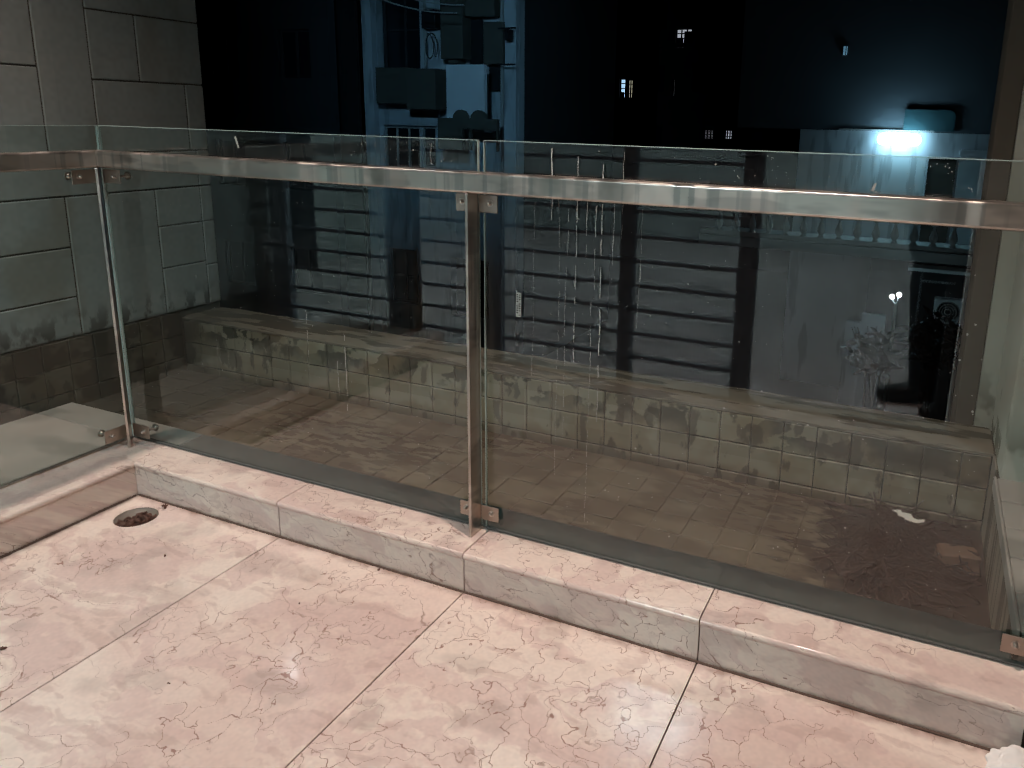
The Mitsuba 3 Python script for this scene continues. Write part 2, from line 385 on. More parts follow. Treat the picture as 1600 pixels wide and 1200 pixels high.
def rail_mesh(endA, endB):
    """endA(d), endB(d): where the tube starts and ends at depth d behind its front face; returns loops (d, z)."""
    sec = np.array(sbox(RY, RZ0, RB, RZ).buffer(-0.007).buffer(0.007, quad_segs=4).exterior.coords)[:-1]
    return sec


sec = rail_mesh(None, None); ns = len(sec); dd = sec[:, 0] - RY
A = np.stack([-0.109 - dd, sec[:, 0], sec[:, 1]], 1); B = np.stack([np.full(ns, 2.60), sec[:, 0], sec[:, 1]], 1)
C = np.stack([-0.109 - dd, np.full(ns, -1.42), sec[:, 1]], 1)


def loft(A, B):
    f = []
    for j in range(ns):
        q = (j, (j + 1) % ns, ns + (j + 1) % ns, ns + j); f += [(q[0], q[1], q[2]), (q[0], q[2], q[3])]
    m = trimesh.Trimesh(np.vstack([A, B]), f, process=False); return m


put('handrail', loft(A, B), 'steel', rl, smooth=40)
put('handrail', loft(A + [0, 0, 0], C), 'steel', rl, smooth=40)
# posts: flat steel bars
put('post', bbox(1.1445, 1.1525, 0.068, 0.117, HK, RZ0 - .0005, 0.001), 'steel', rl)
put('post', bbox(2.425, 2.433, 0.068, 0.117, HK, RZ0 - .0005, 0.001), 'steel', rl)
cp = bbox(-0.004, 0.004, -0.024, 0.024, HK, RZ0 - .0005, 0.001); cp.apply_transform(trimesh.transformations.rotation_matrix(math.radians(45), [0, 0, 1])); cp.apply_translation([-0.119, 0.078, 0])
put('post', cp, 'steel', rl)
put('post', bbox(-0.158, -0.109, -1.405, -1.397, HK, RZ0 - .0005, 0.001), 'steel', rl)


def pane(x0, x1, y0, y1, z0=0.117):
    k = key_for(rl + '__glass_pane')
    if y0 == y1:
        V = [(x0, y0, z0), (x1, y0, z0), (x1, y0, GT), (x0, y0, GT)]
        w = 0.004
        E = cat(bbox(x0, x1, y0 - w, y0 + w, GT, GT + .0015), bbox(x0 - .0015, x0, y0 - w, y0 + w, z0, GT), bbox(x1, x1 + .0015, y0 - w, y0 + w, z0, GT)); GK = bbox(x0, x1, y0 - w - .002, y0 + w + .002, z0 - .004, z0)
        D = [(x, y0 - .0045, z) for x, _, z in V]
    else:
        V = [(x0, y0, z0), (x0, y1, z0), (x0, y1, GT), (x0, y0, GT)]
        w = 0.004
        E = cat(bbox(x0 - w, x0 + w, y0, y1, GT, GT + .0015), bbox(x0 - w, x0 + w, y1, y1 + .0015, z0, GT)); GK = bbox(x0 - w - .002, x0 + w + .002, y0, y1, z0 - .004, z0)
        D = [(x0 + .0045, y, z) for _, y, z in V]
    scene[k] = mikit.ply((V, [(0, 1, 2, 3)]), 'glass')
    scene[k + '__edge'] = mikit.ply(E, 'glass_edge')
    scene[k + '__gasket'] = mikit.ply(GK, 'gasket' if y0 == y1 else 'steel')
    return k


p1 = pane(-0.160, 1.146, GY, GY); p2 = pane(1.164, 2.55, GY, GY); p3 = pane(GX, GX, -1.41, 0.120)


def streak(pk, x, z0, z1, w, seed):
    r = np.random.default_rng(seed); n = max(8, int((z0 - z1) / .006)); zs = np.linspace(z0, z1, n)
    xs = x + np.cumsum(r.normal(0, .00035, n)); on = np.convolve(r.random(n + 8), np.ones(9) / 9, 'valid'); parts = []
    ws = w * .62 * (.35 + 1.3 * r.random(n) * np.clip((on - .38) * 5, 0, 1)) * (1 - .55 * np.linspace(0, 1, n))
    i = 0
    while i < n - 2:
        L = int(r.integers(4, 16)); j = min(n, i + L)
        if j - i > 2: parts.append(Polygon(list(zip(xs[i:j] - ws[i:j] / 2, zs[i:j])) + list(zip((xs[i:j] + ws[i:j] / 2)[::-1], zs[i:j][::-1]))).buffer(0))
        i = j + int(r.integers(0, 4))
    m = cat(*[wall_xz(q, GY - .0062, .0008) for q in parts if q.area > 1e-8])
    return m


ST = [(1.405, 1.075, .60, .004, 1), (1.466, 1.06, .45, .0045, 2), (1.452, .97, .78, .003, 3), (1.43, .99, .85, .0022, 4), (1.495, 1.0, .80, .002, 5), (1.34, 1.09, .93, .004, 6), (1.385, .96, .40, .0012, 7),
      (1.515, 1.09, .9, .0015, 8), (1.445, .75, .20, .0012, 9), (1.30, .97, .55, .0010, 10), (1.36, .99, .30, .0010, 18), (1.56, .97, .7, .0010, 19)]
labels[put('dried_drips', cat(*[streak(p2, *s) for s in ST]), 'dirt_white', p2)] = {'kind': 'stuff'}
ST1 = [(.600, .63, .46, .0022, 11), (.728, .58, .36, .0022, 12), (.70, .50, .40, .0012, 13), (1.02, 1.09, 1.04, .002, 14)]
r = np.random.default_rng(3)
spots = [streak(p1, *s) for s in ST1]
sl = wall_xz(Polygon([(.386, 1.086), (.392, 1.088), (.402, 1.058), (.397, 1.056)]), GY - .0062, .0008); spots.append(sl)
for _ in range(26):
    x, z = r.uniform(.75, 1.1), r.uniform(1.04, 1.095); spots.append(cyl((x, GY - .0062, z), (x, GY - .0054, z), r.uniform(.0006, .0018), 7))
for _ in range(130):
    x, z = r.uniform(-.1, 1.1), r.uniform(.2, 1.0); spots.append(cyl((x, GY - .0062, z), (x, GY - .0054, z), r.uniform(.0005, .0012), 7))
labels[put('paint_specks', cat(*spots), 'dirt_white', p1)] = {'kind': 'stuff'}
sp2 = []
for _ in range(260):
    x, z = 1.17 + 1.1 * r.random() ** .8, r.uniform(.2, 1.09); sp2.append(cyl((x, GY - .0062, z), (x, GY - .0054, z), r.choice([.0006, .0009, .0014, .0022], p=[.4, .35, .2, .05]), 7))
for _ in range(60):
    x, z = r.uniform(1.75, 2.2), r.uniform(1.035, 1.095); sp2.append(wall_xz(Point(x, z).buffer(r.uniform(.0005, .0014)).intersection(sbox(x - .0008, z - .01, x + .01, z + .01)), GY - .0062, .0008))
sp2.append(wall_xz(Polygon([(2.018, 1.036), (2.024, 1.050), (2.028, 1.050), (2.024, 1.034)]), GY - .0062, .0008))
labels[put('paint_specks', cat(*sp2), 'dirt_white', p2)] = {'kind': 'stuff'}
# a small worn sticker with rows of marks
stk = thing('glass_sticker', 'small worn pale sticker with dark ticks on the right glass pane', 'sticker')
put('label', bbox(1.2515, 1.2655, GY - .0072, GY - .0064, .693, .752), 'dirt_white', stk)
put('tick_marks', cat(*[bbox(1.2530 + .0066 * c, 1.2575 + .0066 * c, GY - .0078, GY - .0073, .696 + .0055 * i, .699 + .0055 * i) for i in range(10) for c in (0, 1) if (i * 7 + c * 3) % 5]), 'black_paint', stk)


def clamp(x0, x1, z0, z1, axis, plane, bolt, s=1):
    """A small steel plate in front of the glass, its bolt with a washer, and the dome nut behind."""
    k = key_for(rl + '__clamp')
    c, zc = bolt
    if axis == 'y':
        m = bbox(x0, x1, plane - .0035, plane, z0, z1, .0008); n = np.array([0, -1, 0]); q = np.array([c, plane - .0035, zc])
        back = np.array([c, GY + .004, zc])
    else:
        m = bbox(plane, plane + .0035, x0, x1, z0, z1, .0008); n = np.array([1, 0, 0]); q = np.array([plane + .0035, c, zc])
        back = np.array([GX - .004, c, zc])
    scene[k] = mikit.ply(m, 'clamp_steel')
    b = cat(cyl(q, q + n * .0015, .0085, 16), cyl(q + n * .0015, q + n * .005, .0052, 12), rsph(q + n * .005, .0052, 2), cyl(q - n * .0037, back, .004, 10))
    scene[k + '__bolt'] = mikit.ply(b, 'steel', smooth=40)
    scene[k + '__dome_nut'] = mikit.ply(cat(cyl(back, back - n * .003, .012, 16), rsph(back - n * .003, .009, 2)), 'steel', smooth=40)


for z0, z1 in ((.936, .977), (.140, .180)):
    zc = (z0 + z1) / 2 + .002
    clamp(1.090, 1.1435, z0, z1, 'y', .118, (1.108, zc)); clamp(1.1535, 1.204, z0, z1, 'y', .118, (1.184, zc))
    clamp(2.355, 2.424, z0, z1, 'y', .118, (2.380, zc))
for z0, z1 in ((.938, .978), (.137, .180)):
    zc = (z0 + z1) / 2
    clamp(-.117, -.046, z0, z1, 'y', .094, (-.068, zc)); clamp(.002, .074, z0, z1, 'x', -.128, (.024, zc))

# ================================================================== THE PLANTER TROUGH BEYOND THE GLASS
ZF, YP, ZT, YO, XW, XR = -0.10, 1.125, 0.172, 1.365, -1.135, 2.39
TS = 0.111
pf = key_for('planter_floor'); structure(pf, 'muddy tiled floor of the trough beyond the glass', 'floor')
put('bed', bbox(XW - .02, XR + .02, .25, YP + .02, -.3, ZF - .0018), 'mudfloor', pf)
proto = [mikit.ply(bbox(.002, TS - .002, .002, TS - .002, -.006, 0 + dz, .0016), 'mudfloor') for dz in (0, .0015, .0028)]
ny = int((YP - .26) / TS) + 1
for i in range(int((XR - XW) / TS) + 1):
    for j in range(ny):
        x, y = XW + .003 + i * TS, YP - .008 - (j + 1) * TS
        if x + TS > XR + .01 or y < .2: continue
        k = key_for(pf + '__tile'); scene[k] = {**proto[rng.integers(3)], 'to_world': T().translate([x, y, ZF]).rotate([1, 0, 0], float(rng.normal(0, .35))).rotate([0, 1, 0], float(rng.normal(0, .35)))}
# --- far parapet
pa = thing('tiled_parapet', 'low tiled parapet wall along the far side of the trough', 'wall')
put('core', bbox(XW, 2.75, YP + .004, YO - .01, -1.2, ZT - .012), 'mortar', pa)
# worn plaster coping
n = 150; cx = np.linspace(XW - .0, 2.395, n)
cop = []
for s, y in ((0, YP - .006), (1, YO)):
    cop.append(y + (.006 * (meshkit.fbm(np.stack([cx * 9, cx * 0 + s, cx * 0], 1), 3) - .5)))
zt = ZT + .006 * (meshkit.fbm(np.stack([cx * 5, cx * 0 + 3, cx * 0], 1), 3) - .5)
ym = np.linspace(0, 1, 7)
gv = np.array([[cx[i], cop[0][i] * (1 - u) + cop[1][i] * u, zt[i] + .004 * (meshkit.fbm(np.array([[cx[i] * 14, u * 5, 2.]]), 3)[0] - .5) - (.005 if u in (0, 1) else 0)] for i in range(n) for u in ym])
gf = [(i * 7 + j, (i + 1) * 7 + j, (i + 1) * 7 + j + 1, i * 7 + j + 1) for i in range(n - 1) for j in range(6)]
lowf = np.array([[cx[i], cop[0][i], ZT - .013] for i in range(n)]); lowb = np.array([[cx[i], cop[1][i], ZT - .05] for i in range(n)])
gv2 = np.vstack([gv, lowf, lowb]); o1, o2 = n * 7, n * 8
gf += [(o1 + i, o1 + i + 1, (i + 1) * 7, i * 7) for i in range(n - 1)] + [(i * 7 + 6, (i + 1) * 7 + 6, o2 + i + 1, o2 + i) for i in range(n - 1)]
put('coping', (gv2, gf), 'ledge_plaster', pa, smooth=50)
rows = ((ZT - .016 - .107, ZT - .016), (ZT - .016 - .218, ZT - .016 - .111), (ZF - .002, ZT - .016 - .222))
for rI, (z0, z1) in enumerate(rows):
    for i in range(int((XR - XW) / TS) + 1):
        x0 = XW + .004 + i * TS; x1 = min(x0 + TS - .0035, XR)
        if x1 - x0 < .02: continue
        d = rng.uniform(0, .003)
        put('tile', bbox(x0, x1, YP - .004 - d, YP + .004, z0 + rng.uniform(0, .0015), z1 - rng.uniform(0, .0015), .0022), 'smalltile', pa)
# --- left stone clad wall
lw = thing('stone_clad_wall', 'tall wall clad in large greenish grey stone panels left of the trough', 'wall')
put('core', bbox(XW - .3, XW - .006, -1.6, YO - .01, -1.2, 3.4), 'mortar', lw)
BT = [(.63, 1.045, .20, .79), (1.045, 1.29, .20, .42), (1.045, 1.29, .42, .617), (1.045, 1.29, .617, .79), (1.29, 1.362, .20, .40), (1.29, 1.362, .40, .617), (1.29, 1.362, .617, .79),
      (.22, .63, .20, .37), (.22, .63, .37, .58), (.30, .63, .58, .79), (-.1, .22, .20, .58), (-.2, .30, .58, .79),
      (-.1, .30, .79, .96), (.30, .80, .79, .96), (.80, 1.29, .79, .96), (1.29, 1.362, .79, .96),
      (.588, .808, .96, 1.75), (.808, 1.259, .96, 1.264), (1.259, 1.362, .96, 1.264), (.808, 1.03, 1.264, 1.545), (1.03, 1.362, 1.264, 1.545), (.808, 1.362, 1.545, 1.80),
      (.10, .588, .96, 1.303), (-.1, .10, .96, 1.303), (.25, .588, 1.303, 1.75), (-.1, .25, 1.303, 1.75), (.588, .808, 1.75, 2.1), (.808, 1.1, 1.80, 2.1), (1.1, 1.362, 1.80, 2.1), (-.1, .588, 1.75, 2.1)]
for a in np.arange(-1.6, -.1, .5):
    BT += [(a, min(a + .5, -.1), .20, .58), (a, min(a + .5, -.2 if a + .5 > -.2 else a + .5), .58, .79), (a, min(a + .5, -.1), .79, 1.303), (a, min(a + .5, -.1), 1.303, 2.1)]
for a in np.arange(-1.6, 1.36, .495):
    BT += [(a, min(a + .495, 1.362), 2.1, 2.6), (a, min(a + .495, 1.362), 2.6, 3.4)]
for (y0, y1, z0, z1) in BT:
    e = .0032; d = rng.uniform(0, .003)
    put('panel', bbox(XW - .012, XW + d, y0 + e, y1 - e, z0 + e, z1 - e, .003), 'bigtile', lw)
for rI, (z0, z1) in enumerate(((.088, .196), (-.025, .084), (ZF - .002, -.029))):
    for i in range(14):
        y1 = YP - .012 - i * TS; y0 = y1 - TS + .0035
        if y0 < -.4: continue
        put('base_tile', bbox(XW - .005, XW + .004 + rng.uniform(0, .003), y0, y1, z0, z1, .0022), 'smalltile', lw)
# --- right side: side parapet, wall block, pillar
sp = thing('side_parapet', 'low parapet with pale tiled top at the right end of the trough', 'wall')
put('core', bbox(XR + .004, 2.86, .15, YP, -1.2, ZT - .010), 'ledge_plaster', sp)
for i in range(5):
    for j in range(3):
        y0 = .15 + i * .155; x0 = XR + .002 + j * .155
        put('top_tile', bbox(x0 + .001, x0 + .152, y0 + .001, y0 + .152, ZT - .009, ZT + rng.uniform(0, .002), .002), 'slab_stone', sp)
put('edge_trim', bbox(XR - .006, XR + .001, .15, .93, ZT - .04, ZT + .003, .002), 'slab_stone', sp)
k = put('plastered_wall', bbox(2.40, 3.4, .92, YO, ZT - .008, 4.0, .006), 'wall_plaster'); tag(k, 'pale grey green plastered wall at the right end of the trough', 'wall')
pl = thing('pillar', 'dark taupe square pillar just beyond the far parapet on the right', 'pillar')
put('shaft', bbox(2.285, 2.345, YO + .004, 1.62, -1.2, 4.0, .003), 'taupe_paint', pl)
put('return_face', bbox(2.3455, 2.42, YO + .012, 1.62, -1.2, 4.0, .003), 'wall_plaster', pl)

# --- things lying in the trough
tw = []
r = np.random.default_rng(21)
for k in range(760):
    big = k < 60
    cxy = np.array([2.095 + r.normal(0, .055), .80 + r.normal(0, .13)]) if k < 300 else np.array([2.20 + r.normal(0, .09), .86 + r.normal(0, .10)])
    if cxy[0] > 2.33: continue
    a = r.normal(math.pi / 2, .55) if k < 300 else r.normal(2.9, .5); L = r.uniform(.05, .17) if not big else r.uniform(.14, .26)
    z = ZF + .006 + abs(r.normal(0, .022)) + (.02 if big else 0)
    d = np.array([math.cos(a), math.sin(a)]); pts = []
    bend = r.normal(0, .25)
    for u in np.linspace(-.5, .5, 5):
        pts.append((*(cxy + d * L * u + np.array([-d[1], d[0]]) * bend * L * (u * u - .1)), z + r.normal(0, .003) + .02 * u * r.normal(0, 1)))
    pts = np.array(pts); pts[:, 0] = np.minimum(pts[:, 0], 2.375)
    pts[:, 2] = np.maximum(pts[:, 2], ZF + .004)
    tw.append(tube(pts, r.uniform(.0016, .0042) if not big else r.uniform(.004, .007), 5, .001))
put('dead_twigs', cat(*tw), 'bark'); tag('dead_twigs', 'heap of dead brown twigs and roots on the trough floor', 'twigs', kind='stuff')
stick = tube([(1.915, 1.075, ZF + .016), (1.99, 1.06, ZF + .018), (2.06, 1.035, ZF + .017), (2.12, 1.02, ZF + .018)], .009, 8, .006)
put('dead_branch', stick, 'bark', smooth=60); tag('dead_branch', 'short dark branch lying behind the twig heap', 'branch')
bk = bbox(-.055, .055, -.034, .034, -.03, .03, .006); bk = bk.subdivide().subdivide().subdivide(); bk.vertices += .006 * (meshkit.fbm(bk.vertices * 40, 3) - .5)[:, None] * np.sign(bk.vertices)
bk.apply_transform(trimesh.transformations.rotation_matrix(math.radians(12), [0, 0, 1])); bk.apply_translation([2.315, .845, ZF + .034])
put('broken_brick', bk, 'brick', smooth=30); tag('broken_brick', 'broken brown brick on the trough floor beside the twig heap', 'brick')
pp = Polygon([(x * 1.05, y * 1.9) for x, y in [(0, 0), (.018, .010), (.028, .004), (.045, .016), (.06, .010), (.09, .014), (.097, .004), (.085, -.004), (.07, -.002), (.058, -.012), (.045, -.004), (.03, -.010), (.02, -.003)]])
ps = extr(pp, .0015).subdivide().subdivide(); v = ps.vertices; ps.vertices = v + np.stack([0 * v[:, 0], 0 * v[:, 0], .005 * np.sin(v[:, 0] * 70)], 1)
ps.apply_transform(trimesh.transformations.rotation_matrix(math.radians(-28), [0, 0, 1])); ps.apply_translation([2.125, .985, ZF + .075])
put('torn_paper', ps, 'paper'); tag('torn_paper', 'torn white paper scrap lying on the twig heap', 'paper')

# ================================================================== BALCONY CEILING AND ITS LAMPS
k = put('balcony_ceiling', bbox(-2.4, 3.4, -1.42, .42, 2.75, 2.95), 'white_paint'); structure(k, 'white balcony ceiling', 'ceiling')
LR = 1680.0
for i, (x, y) in enumerate(((-.25, -.18), (1.80, -.20))):
    t = thing('ceiling_downlight', ['round recessed downlight over the left balcony corner', 'round recessed downlight over the right half of the balcony'][i], 'ceiling light', 'downlights in the balcony ceiling')
    can = trimesh.creation.annulus(.058, .066, .075, sections=40); can.apply_translation([x, y, 2.7495 - .0375])
    put('housing', can, 'rubber', t, smooth=40)
    dm = trimesh.creation.cylinder(radius=.045, height=.004, sections=40); dm.apply_translation([x, y, 2.746])
    put('lens', dm, 'white_paint', t, **emit(WARM * LR * (1.0, 1.42)[i], 3.0))

# ================================================================== THE WALL BEHIND AND THE ROOM (seen mirrored in the glass)
YD = -1.42
hw = thing('house_wall', 'pale house wall behind the balcony with an open doorway', 'wall')
put('masonry', cat(bbox(-3.2, -1.86, YD - .13, YD - .002, -.3, 2.75), bbox(2.277, 3.4, YD - .13, YD - .002, -.3, 2.75), bbox(-1.86, 2.277, YD - .13, YD - .002, 2.15, 2.75)), 'room_wall', hw)
put('door_sill', bbox(-1.86, 2.276, YD - .10, YD - .001, -.1, .012, .003), 'slab_stone', hw)
gp = thing('window_grille', 'dark steel window grille of flat posts and level bars beside the doorway', 'grille')
PX = [(-1.10, -.99), (-.34, -.19), (.245, .315), (.911, .972), (1.43, 1.506)]
for a, b in PX: put('post', bbox(a, b, YD - .06, YD - .012, .012, 2.149, .003), 'hazed_grille_paint', gp)  # black steel colour lifted to take in the haze of the glass
for a, b in [(-1.86, -1.10), (-.99, -.34), (-.19, .245), (.315, .911), (.972, 1.43)]:
    z = .12
    while z < 2.1:
        put('bar', bbox(a, b, YD - .04, YD - .026, z - .008, z + .008, .002), 'hazed_grille_paint', gp); z += .1085
rf = key_for('room_floor'); structure(rf, 'pale marble floor of the room', 'floor')
for i in range(9):
    for j in range(7):
        put('slab', bbox(-2.2 + i * .6 + g, -1.6 + i * .6 - g, -1.521 - (j + 1) * .6 + g, -1.521 - j * .6 - g, -.02, 0.0, .0007), 'room_stone', rf)
rs = thing('room', 'plain pale walls and ceiling of the lit room behind', 'room')
put('back_wall', bbox(-2.4, 3.4, -5.92, -5.75, -.02, 2.75), 'room_wall', rs)
put('side_wall', bbox(-2.4, -2.21, -5.75, -1.56, -.02, 2.75), 'room_wall', rs); put('side_wall', bbox(3.21, 3.4, -5.75, -1.56, -.02, 2.75), 'room_wall', rs)
put('room_ceiling', bbox(-2.4, 3.4, -5.92, -1.56, 2.75, 2.9), 'white_paint', rs)
t = thing('room_lamp', 'square white ceiling lamp of the room', 'ceiling light')
put('frame', cat(*[bbox(.8 - .32, .8 + .32, -2.6 + s * .31 - .012, -2.6 + s * .31 + .012, 2.70, 2.749) for s in (-1, 1)] + [bbox(.8 + s * .31 - .012, .8 + s * .31 + .012, -2.6 - .298, -2.6 + .298, 2.70, 2.749) for s in (-1, 1)]), 'white_paint', t)
put('diffuser', bbox(.502, 1.098, -2.898, -2.302, 2.715, 2.735), 'white_paint', t, **emit(COOL * 86, 2.5))
# dark curtain and furniture that mirror as dark patches
cv = []; nx = 60
xs = np.linspace(-1.47, -1.06, nx)
cur = Polygon([(x, -1.72 + .025 * math.sin(x * 95)) for x in xs] + [(x, -1.715 + .025 * math.sin(x * 95)) for x in xs[::-1]])
cm = extr(cur, 2.2); cm.apply_translation([0, 0, .27]); put('curtain', cm, 'curtain_dark', smooth=40); tag('curtain', 'dark hanging curtain inside the room left of the grille', 'curtain')
# dark wooden door leaf folded back behind the doorway's right jamb
t = thing('door_leaf', 'dark open door leaf at the right jamb of the doorway', 'door')
put('leaf', bbox(2.232, 2.272, YD - .80, YD - .132, .012, 2.14, .003), 'black_paint', t)
put('handle', cat(cyl((2.225, YD - .74, 1.0), (2.225, YD - .62, 1.0), .009, 10), cyl((2.232, YD - .73, 1.0), (2.22, YD - .73, 1.0), .012, 10)), 'steel', t)

# ================================================================== THE PERSON WHO TAKES THE PICTURE
def body(bones, length=.02, it=8):
    ms = []
    for (a, ra), (b, rb) in bones:
        s1 = m3.Manifold.sphere(ra, 24).translate(list(map(float, a))); s2 = m3.Manifold.sphere(rb, 24).translate(list(map(float, b)))
        ms.append(m3.Manifold.batch_hull([s1, s2]))
    m = m3.Manifold.batch_boolean(ms, m3.OpType.Add).refine_to_length(length)
    q = m.to_mesh(); tm = trimesh.Trimesh(q.vert_properties[:, :3], q.tri_verts, process=True)
    trimesh.smoothing.filter_taubin(tm, lamb=.5, nu=.53, iterations=it)
    return tm


O = np.array([2.232, -1.70, 0.0]); fw = np.array([-.80, .60, 0]); lf_ = np.array([-.60, -.80, 0])     # where the person stands, facing, left


def W(f, l, z): return O + fw * f + lf_ * l + np.array([0, 0, z])


pe = thing('person', 'person in dark shirt and trousers standing in the doorway holding a phone', 'person')
hip = {s: W(-.02, s * .09, .90) for s in (-1, 1)}
kn = {1: W(.03, .09, .49), -1: W(.0, -.10, .49)}
an = {1: W(-.01, .09, .09), -1: W(-.06, -.10, .09)}
tr = []
for s in (-1, 1):
    tr += [((hip[s], .098), (kn[s], .068)), ((kn[s], .068), (an[s], .060))]
tr += [((hip[1], .10), (hip[-1], .10)), ((W(-.02, .07, 1.0), .10), (W(-.02, -.07, 1.0), .10)), ((hip[1], .10), (W(-.02, .07, 1.0), .10)), ((hip[-1], .10), (W(-.02, -.07, 1.0), .10))]
put('trousers', body(tr), 'dark_cloth', pe, smooth=True)
sh = {1: W(-.08, .18, 1.42), -1: W(-.08, -.18, 1.42)}
el = {1: W(.02, .22, 1.15), -1: W(.0, -.24, 1.15)}
PH = CAM - FWD * .022                                         # the phone is just behind the lens
wr = {1: PH - RGT * .105 - FWD * .035 - UPV * .04, -1: PH + RGT * .105 - FWD * .035 - UPV * .04}
torso = [((W(-.02, .09, .97), .112), (W(.0, .10, .70), .118)), ((W(-.02, -.09, .97), .112), (W(-.02, -.10, .70), .118)), ((W(.0, .10, .70), .118), (W(-.02, -.10, .70), .118)), ((W(-.02, .08, .97), .105), (W(-.02, -.08, .97), .105)), ((W(-.05, .09, 1.2), .11), (W(-.05, -.09, 1.2), .11)), ((W(-.02, .08, .97), .105), (W(-.05, .09, 1.2), .11)), ((W(-.02, -.08, .97), .105), (W(-.05, -.09, 1.2), .11)),
         ((W(-.08, .13, 1.40), .08), (W(-.08, -.13, 1.40), .08)), ((W(-.05, .09, 1.2), .11), (W(-.08, .10, 1.38), .095)), ((W(-.05, -.09, 1.2), .11), (W(-.08, -.10, 1.38), .095)), ((W(-.05, 0, 1.2), .12), (W(-.08, 0, 1.40), .09))]
for s in (-1, 1):
    torso += [((sh[s], .062), (el[s], .047)), ((el[s], .047), (el[s] * .25 + wr[s] * .75, .036))]
put('shirt', body(torso), 'dark_cloth', pe, smooth=True)
# head, neck and hands: one skin surface each side of the clothes
hc = W(.02, 0, 1.645); down = np.array([0, 0, -1.0])
headb = [((W(-.07, 0, 1.45), .055), (W(-.02, 0, 1.58), .052)), ((hc + fw * .0 + [0, 0, .03], .088), (hc - fw * .02 + [0, 0, .02], .09)), ((hc + fw * .035 - [0, 0, .06], .058), (hc + [0, 0, .0], .085)),
         ((hc + fw * .05 - [0, 0, .085], .035), (hc + fw * .04 - [0, 0, .05], .055)), ((hc + fw * .088 + [0, 0, .0], .010), (hc + fw * .105 - [0, 0, .030], .013)),
         ((hc + lf_ * .085 - [0, 0, .01], .016), (hc + lf_ * .088 - [0, 0, .04], .010)), ((hc - lf_ * .085 - [0, 0, .01], .016), (hc - lf_ * .088 - [0, 0, .04], .010))]
put('head', body(headb, .008, 5), 'skin', pe, smooth=True)
hair = body([((hc + [0, 0, .045] - fw * .01, .095), (hc - fw * .03 + [0, 0, .02], .097)), ((hc - fw * .045 - [0, 0, .03], .07), (hc - fw * .03 + [0, 0, .03], .09))], .012, 5)
put('hair', hair, 'hair', pe, smooth=True)
for s in (-1, 1):
    e = hc + fw * .083 + lf_ * s * .033 + [0, 0, .004]
    put('eye', rsph(e, .0125, 2), 'eye_white', pe, smooth=True); scene[pe + ('__eye__pupil' if s < 0 else '__eye_001__pupil')] = mikit.ply(rsph(e + fw * .008, .0062, 2), 'hair', smooth=True)
    put('eyebrow', tube([e + fw * .006 + lf_ * s * q * .02 + [0, 0, .021 - .25 * q * q * .02] for q in np.linspace(-1, 1, 5)], .004, 6), 'hair', pe)
put('mouth', tube([hc + fw * (.088 - abs(q) * .012) + lf_ * q * .024 - [0, 0, .068] for q in np.linspace(-1, 1, 7)], .006, 6), 'lip', pe)
for s in (-1, 1):
    side = RGT if s < 0 else -RGT                               # this hand's side of the phone
    palm = PH + side * .088 - FWD * .012 - UPV * .012
    hb = [((el[s] * .3 + wr[s] * .7, .031), (wr[s], .026)), ((wr[s], .026), (palm + UPV * .02, .017)), ((wr[s], .026), (palm - UPV * .03, .017)), ((palm + UPV * .02, .017), (palm - UPV * .03, .017))]
    for q, (u, ln) in enumerate(((.030, .050), (.011, .055), (-.008, .052), (-.027, .042))):
        b0 = palm + UPV * (u - .003) - side * .0; b1 = b0 + FWD * .016 - side * ln * .25; b2 = b1 - side * ln * .45 + FWD * .004
        b1, b2 = b1 - FWD * .030, b2 - FWD * .030                # the fingers lie along the phone's back edge, well behind the lens
        hb += [((b0, .0095), (b1, .009)), ((b1, .009), (b2, .0075))]
    th0 = palm - UPV * .03; th1 = th0 - side * .028 - FWD * .022 + UPV * .012; th2 = th1 - side * .026 + UPV * .014
    hb += [((th0, .013), (th1, .0105)), ((th1, .0105), (th2, .009))]
    put('hand', body(hb, .005, 5), 'skin', pe, smooth=True)
for s in (-1, 1):
    a = an[s]; toe = fw if s < 0 else (fw * .8 + lf_ * .25); toe = toe / np.linalg.norm(toe)
    f0 = a * [1, 1, 0]
    put('shoe', body([((f0 - toe * .045 + [0, 0, .048], .042), (f0 + toe * .06 + [0, 0, .047], .042)), ((f0 + toe * .06 + [0, 0, .044], .042), (f0 + toe * .165 + [0, 0, .034], .032)), ((f0 - toe * .03 + [0, 0, .09], .045), (f0 + toe * .02 + [0, 0, .06], .045))], .012, 4), 'shoe_leather', pe, smooth=True)
# phone
ph = bbox(-.075, .075, -.036, .036, -.004, .004, .003)
M = np.eye(4); M[:3, 0], M[:3, 1], M[:3, 2], M[:3, 3] = RGT, UPV, FWD, PH - FWD * .012 - UPV * .012
ph.apply_transform(M); put('phone', ph, 'black_paint', smooth=30); tag('phone', 'black phone held up in both hands by the person', 'phone')

# ================================================================== BEYOND: THE NIGHT
GZ = -6.2
k = put('ground', bbox(-150, 150, 1.7, 200, GZ - 1, GZ), 'asphalt'); structure(k, 'dark ground far below', 'ground')


def facade(holes, x0, x1, z0, z1, Y, thick):
    pol = sbox(x0, z0, x1, z1)
    for h in holes: pol = pol.difference(sbox(*h))
    return wall_xz(pol, Y, thick)


